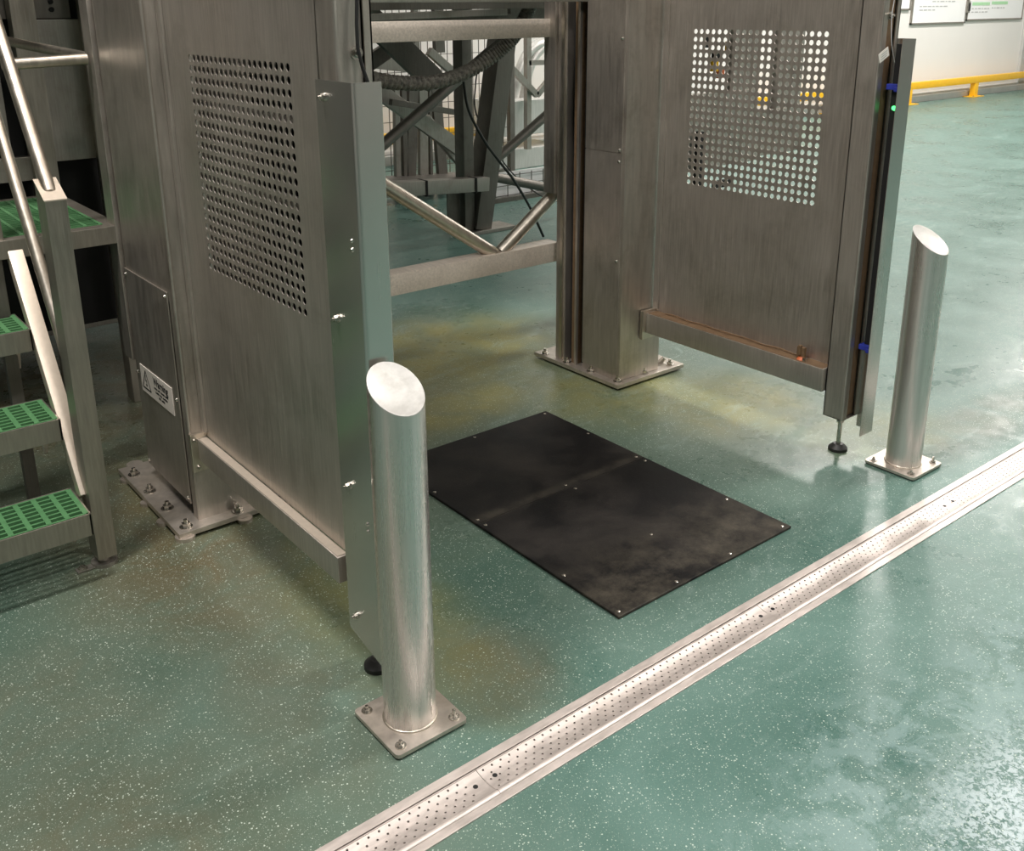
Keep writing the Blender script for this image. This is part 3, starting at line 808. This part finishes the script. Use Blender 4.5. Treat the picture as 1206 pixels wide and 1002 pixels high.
# ------------------------------------------------------------------ machinery seen through the opening
rm = thing('rear_machine_frame', 'dark heavy steel machine frame with slanting leg seen through the opening', 'machine', (4.5, 6.05, 0))
def at(px, py, y):
    """point where the sight line of a pixel of the photo meets the plane of depth y (used once, to measure)"""
    d = rt2*((px-603)/FPX) - up2*((py-PPY)/FPX) + fw
    return Vector((0, 0, 1.7)) + d*(y/d.y)
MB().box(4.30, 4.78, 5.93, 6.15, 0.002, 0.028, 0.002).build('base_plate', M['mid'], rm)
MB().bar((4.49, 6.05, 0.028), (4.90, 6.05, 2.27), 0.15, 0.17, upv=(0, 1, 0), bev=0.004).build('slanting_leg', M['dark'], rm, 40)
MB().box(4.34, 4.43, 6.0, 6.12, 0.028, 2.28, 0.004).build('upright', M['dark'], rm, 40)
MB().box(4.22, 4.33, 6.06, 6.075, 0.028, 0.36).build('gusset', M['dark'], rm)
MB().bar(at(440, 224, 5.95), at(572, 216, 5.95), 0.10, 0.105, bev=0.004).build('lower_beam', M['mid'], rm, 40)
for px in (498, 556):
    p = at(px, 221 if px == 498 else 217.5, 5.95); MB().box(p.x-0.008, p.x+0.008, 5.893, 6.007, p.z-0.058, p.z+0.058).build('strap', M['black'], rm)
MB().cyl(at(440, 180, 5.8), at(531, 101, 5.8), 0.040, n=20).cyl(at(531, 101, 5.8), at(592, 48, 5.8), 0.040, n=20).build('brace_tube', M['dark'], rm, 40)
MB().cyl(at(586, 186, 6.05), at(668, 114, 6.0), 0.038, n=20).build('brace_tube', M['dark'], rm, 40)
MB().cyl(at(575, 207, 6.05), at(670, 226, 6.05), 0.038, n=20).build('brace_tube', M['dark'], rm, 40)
struct(MB().box(-4.0, 5.6, 3.62, 7.8, 2.30, 3.5, 0.01).build('overhead_shade_body', M['mid']))  # unseen machine body, added overhead to shade the rear area
MB().box(4.45, 4.60, 5.96, 6.10, 0.0, 0.002).build('seal_strip', M['black'], rm)
# zigzag stair like truss further back
tz_ = thing('truss', 'grey zigzag steel truss behind the slanting machine leg', 'frame', (4.2, 6.9, 0))
def flat(p0, p1, wd, mat, y, parent, name='truss_member', th=0.05):
    MB().bar(at(*p0, y), at(*p1, y), th, wd, upv=(0, 0, 1), bev=0.003).build(name, M[mat], parent)
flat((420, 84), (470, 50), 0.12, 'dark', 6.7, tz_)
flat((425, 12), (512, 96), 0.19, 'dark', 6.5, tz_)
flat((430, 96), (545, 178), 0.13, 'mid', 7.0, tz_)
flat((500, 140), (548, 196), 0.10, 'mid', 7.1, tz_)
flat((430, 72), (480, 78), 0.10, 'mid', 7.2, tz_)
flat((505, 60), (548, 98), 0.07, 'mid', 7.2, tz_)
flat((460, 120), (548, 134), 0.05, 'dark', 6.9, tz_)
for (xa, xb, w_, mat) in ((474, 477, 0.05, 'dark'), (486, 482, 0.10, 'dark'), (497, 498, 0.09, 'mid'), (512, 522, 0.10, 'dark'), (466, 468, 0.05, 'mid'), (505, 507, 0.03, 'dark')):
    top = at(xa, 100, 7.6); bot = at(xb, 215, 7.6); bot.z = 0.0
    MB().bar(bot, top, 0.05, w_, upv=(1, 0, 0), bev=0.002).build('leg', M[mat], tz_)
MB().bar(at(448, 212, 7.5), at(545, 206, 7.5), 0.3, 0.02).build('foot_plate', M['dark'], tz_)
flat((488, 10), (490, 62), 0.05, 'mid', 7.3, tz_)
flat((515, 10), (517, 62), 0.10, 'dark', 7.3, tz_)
# top members seen under the rail
tb = thing('overhead_beam', 'dark horizontal machine beam just behind the pale upper cross beam', 'beam', (3.2, 4.6, 1.6))
MB().bar(at(420, 21, 4.6), at(592, 14, 4.6), 0.09, 0.035, bev=0.003).build('flange', M['mid'], tb)
MB().bar(at(420, 27, 4.62), at(598, 20, 4.62), 0.07, 0.035, bev=0.002).build('web', M['dark'], tb)
MB().bar(at(410, 6, 4.3), at(660, 4, 4.3), 0.10, 0.05, bev=0.002).build('upper_flange', M['dark'], tb)
MB().bar(at(590, 16, 5.2), at(640, 14, 5.2), 0.2, 0.22, bev=0.002).build('end_block', M['dark'], tb)

# corrugated hose
ctrl = [at(400, 78, 4.5), at(440, 93, 4.5), at(480, 98, 4.5), at(520, 95, 4.5), at(555, 82, 4.5), at(583, 64, 4.45), at(601, 48, 4.4), at(612, 32, 4.4), at(624, 8, 4.4), at(634, -30, 4.4)]
path = catmull(ctrl, 22)
hz = MB().sweep(path, lambda i: 0.040 if i % 3 else 0.0335, 18).build('flexible_hose', M['hose'], None, 60)
tag(hz, 'thick dirty grey corrugated hose sagging below the upper cross beam', 'hose')
def cable(pts, r, name, label, mat='rubber'):
    o = MB().sweep(catmull(pts, 8), r, 8).build(name, M[mat], None, 60)
    return tag(o, label, 'cable')
cable([at(546, 96, 5.4), at(552, 130, 5.4), at(570, 165, 5.4), at(588, 190, 5.4), at(605, 212, 5.4), at(624, 244, 5.5), Vector((at(640, 262, 5.55).x, 5.55, 0.01))], 0.010, 'hanging_cable', 'thick black cable hanging down in front of the slanting machine leg')
cable([at(566, 70, 6.3), at(560, 100, 6.3), at(563, 140, 6.3), at(600, 200, 6.3), at(640, 232, 6.3), at(668, 238, 6.3)], 0.006, 'thin_cable', 'thin black cable drooping behind the slanting machine leg')

# mesh fence far behind
def mesh_fence(x0, x1, y, label):
    t = thing('mesh_fence', label, 'fence', ((x0+x1)/2, y, 0))
    b = MB(); x = x0
    while x <= x1: b.box(x-0.003, x+0.003, y-0.003, y+0.003, 0.05, 2.3); x += 0.075
    z = 0.05
    while z < 2.3: b.box(x0, x1, y-0.006, y-0.001, z-0.003, z+0.003); z += 0.15
    o = b.build('wire_mesh', M['dark'], t); o['kind'] = 'stuff'
    for x in (x0, x1): MB().box(x-0.03, x+0.03, y-0.03, y+0.03, 0, 2.35, 0.003).build('fence_post', M['dark'], t)
    MB().box(x0, x1, y-0.02, y+0.02, 0.03, 0.08, 0.003).build('bottom_bar', M['dark'], t)
mesh_fence(4.6, 6.35, 7.95, 'dark wire mesh fence in front of the white wall, seen through the opening')
lf = thing('low_mesh_guard', 'low white mesh guard on the floor right of the slanting leg', 'fence', (5.5, 6.9, 0))
b = MB()
for k in range(9): b.box(5.05+0.14*k, 5.056+0.14*k, 6.9, 6.906, 0.03, 0.24)
for k in range(3): b.box(5.05, 6.18, 6.9, 6.906, 0.04+0.09*k, 0.046+0.09*k)
b.build('wire_mesh', M['dark'], lf)
MB().box(5.0, 6.2, 6.93, 6.95, 0.02, 0.25).build('back_sheet', M['board'], lf)
MB().bar((4.95, 6.86, 0.02), (6.3, 6.86, 0.02), 0.05, 0.04).build('foot_bar', M['dark'], lf)

# pale machine seen right of the slanting leg
pm = thing('pale_machine', 'pale grey machine with curved pipes seen beside the right column', 'machine', (6.6, 8.2, 0))
MB().prism([(0.30, 0.30), (0.62, 0.30)], 1, 0, 1) if False else None
q0, q1 = at(596, 188, 8.2), at(655, 60, 8.2)
MB().box(q0.x-0.05, q1.x+0.4, 8.25, 8.8, 0.35, 0.72, 0.01).build('body', M['pale'], pm)
MB().box(q0.x-0.2, q0.x+0.8, 8.2, 8.7, 0.0, 0.22, 0.01).build('base', M['pale'], pm)
MB().box(at(622, 100, 8.1).x-0.03, at(622, 100, 8.1).x+0.03, 8.08, 8.14, 0.22, 2.3, 0.003).build('upright', M['mid'], pm)
MB().bar(at(602, 80, 8.05), at(632, 112, 8.05), 0.05, 0.06).bar(at(632, 112, 8.05), at(660, 78, 8.05), 0.05, 0.06).build('diagonal', M['mid'], pm)
MB().bar(at(622, 74, 8.1), at(660, 73, 8.1), 0.04, 0.05).build('cross_bar', M['mid'], pm)
for (off, r) in ((0, 0.055), (16, 0.05)):
    MB().sweep(catmull([at(600+off*0.7, 150, 8.5), at(606+off*0.7, 110, 8.5), at(613+off*0.7, 80, 8.5), at(624+off*0.7, 60, 8.5), at(640+off*0.7, 52, 8.5), at(660+off, 66, 8.5)], 8), r, 14).build('curved_pipe', M['pale'], pm, 60)
# machine frame seen through the right guard's holes
bf = thing('enclosure_frame', 'grey steel frame glimpsed through the holes of the right guard panel', 'frame', (5.2, 3.6, 0))
Yb = 3.35
def quad_bar(px, y, w_, z0, z1, name, mat='sheet'):
    x = at(px, 100, y).x
    return MB().box(x-w_/2, x+w_/2, y, y+0.05, z0, z1, 0.002).build(name, M[mat], bf)
MB().box(4.157, 4.345, Yb, Yb+0.05, 1.14, 2.6, 0.002).build('upright', M['sheet'], bf)
MB().box(4.519, 4.747, Yb, Yb+0.05, 1.14, 2.6, 0.002).build('upright', M['sheet'], bf)
MB().box(3.55, 4.345, Yb-0.005, Yb+0.045, 0.88, 1.262, 0.002).build('cross_panel', M['sheet'], bf)
MB().box(4.345, 4.775, Yb-0.005, Yb+0.045, 0.90, 1.145, 0.002).build('cross_panel', M['sheet'], bf)
MB().box(3.55, 4.775, Yb, Yb+0.05, 2.6, 2.7, 0.002).build('top_member', M['sheet'], bf)
MB().box(3.50, 3.56, Yb, Yb+0.05, 0.0, 2.7, 0.002).build('leg', M['sheet'], bf)
MB().box(4.78, 4.83, Yb, Yb+0.05, 0.0, 0.0+2.7, 0.002).build('leg', M['sheet'], bf) if False else None
quad_bar(832, Yb-0.07, 0.035, 0.70, 1.08, 'bracket', 'black')
MB().box(3.98, 4.12, Yb-0.07, Yb-0.04, 0.78, 0.815).build('bracket_arm', M['black'], bf)
for (px, py, mat) in ((835, 50, 'black'), (845, 66, 'black'), (843, 78, 'yellow'), (850, 86, 'orange'), (861, 55, 'yellow')):
    p = at(px, py, 4.6); MB().box(p.x-0.03, p.x+0.03, 4.6, 4.63, p.z-0.035, p.z+0.035).build('fitting', M[mat], bf)

# ------------------------------------------------------------------ yellow barriers along the wall
def barrier(x0, x1, posts, label):
    t = thing('safety_barrier', label, 'barrier', ((x0+x1)/2, 9.2, 0))
    MB().box(x0, x1, 9.15, 9.25, 0.25, 0.37, 0.012).build('rail', M['yellow'], t, 40)
    for x in posts:
        p = MB().box(x-0.065, x+0.065, 9.15, 9.25, 0.012, 0.25, 0.006).build('post', M['yellow'], t, 40)
        MB().box(x-0.20, x+0.20, 9.09, 9.31, 0.0, 0.014, 0.003).build('foot_plate', M['yellow'], p)
        for sx in (-1, 1):
            MB().cyl((x+sx*0.15, 9.12, 0.014), (x+sx*0.15, 9.12, 0.026), 0.014, n=8).build('bolt', M['bolt'], p)
barrier(12.0, 22.5, [16.12, 18.42, 20.9, 13.9], 'low yellow safety barrier along the white wall at the right')
barrier(4.0, 9.6, [5.0, 7.0, 9.0], 'low yellow safety barrier along the wall seen through the opening')

# ------------------------------------------------------------------ whiteboards
def board(x0, x1, z0, z1, label, deco):
    t = thing('whiteboard', label, 'whiteboard', ((x0+x1)/2, 9.39, z0), 'wall boards at the right')
    MB().box(x0+0.02, x1-0.02, 9.380, 9.399, z0+0.02, z1-0.02).build('surface', M['board'], t)
    b = MB(); wd = 0.028
    b.box(x0, x1, 9.368, 9.399, z0, z0+wd).box(x0, x1, 9.368, 9.399, z1-wd, z1).box(x0, x0+wd, 9.368, 9.399, z0, z1).box(x1-wd, x1, 9.368, 9.399, z0, z1)
    b.build('frame', M['mid'], t)
    bk = MB(); bg = MB(); n = 0
    for (kind, x, z, L) in deco:
        if kind == 'g': bg.box(x, x+L, 9.377, 9.3795, z-0.028, z+0.028); n += 1
        else:
            xx = x
            while xx < x+L:
                s = random.uniform(0.04, 0.14); bk.box(xx, xx+s, 9.377, 9.3795, z-0.009, z+0.009); xx += s+0.04
    bk.build('handwriting', M['grey_ink'], t)
    if n: bg.build('green_table', M['green_ink'], t)
    else: bg.bm.free()
    return t
board(14.6, 16.2, 1.56, 2.6, 'whiteboard corner just left of the larger boards, mostly cut off', [('t', 14.8, 1.9, 1.1)])
board(16.26, 18.10, 1.32, 2.6, 'left whiteboard above the yellow barrier with faint grey writing', [('t', 16.5, 1.62, 0.9), ('t', 16.9, 1.70, 0.8), ('t', 17.0, 1.76, 1.0), ('t', 16.5, 1.56, 0.5), ('t', 16.7, 1.9, 1.2)])
board(18.14, 20.30, 1.36, 2.6, 'right whiteboard above the yellow barrier with pale green bars', [('g', 18.3, 1.655, 0.65), ('g', 19.02, 1.668, 0.62), ('g', 19.7, 1.81, 0.6), ('t', 18.3, 1.57, 0.6), ('t', 19.05, 1.58, 0.5), ('t', 18.3, 1.51, 0.5)])
mk = thing('board_eraser', 'small dark grey eraser held at the edge between the two whiteboards', 'eraser', (18.12, 9.36, 1.5))
MB().box(18.06, 18.17, 9.34, 9.367, 1.50, 1.70, 0.01).build('pad', M['mid'], mk)
MB().box(18.10, 18.17, 9.335, 9.341, 1.53, 1.67, 0.004).build('felt', M['rubber'], mk)
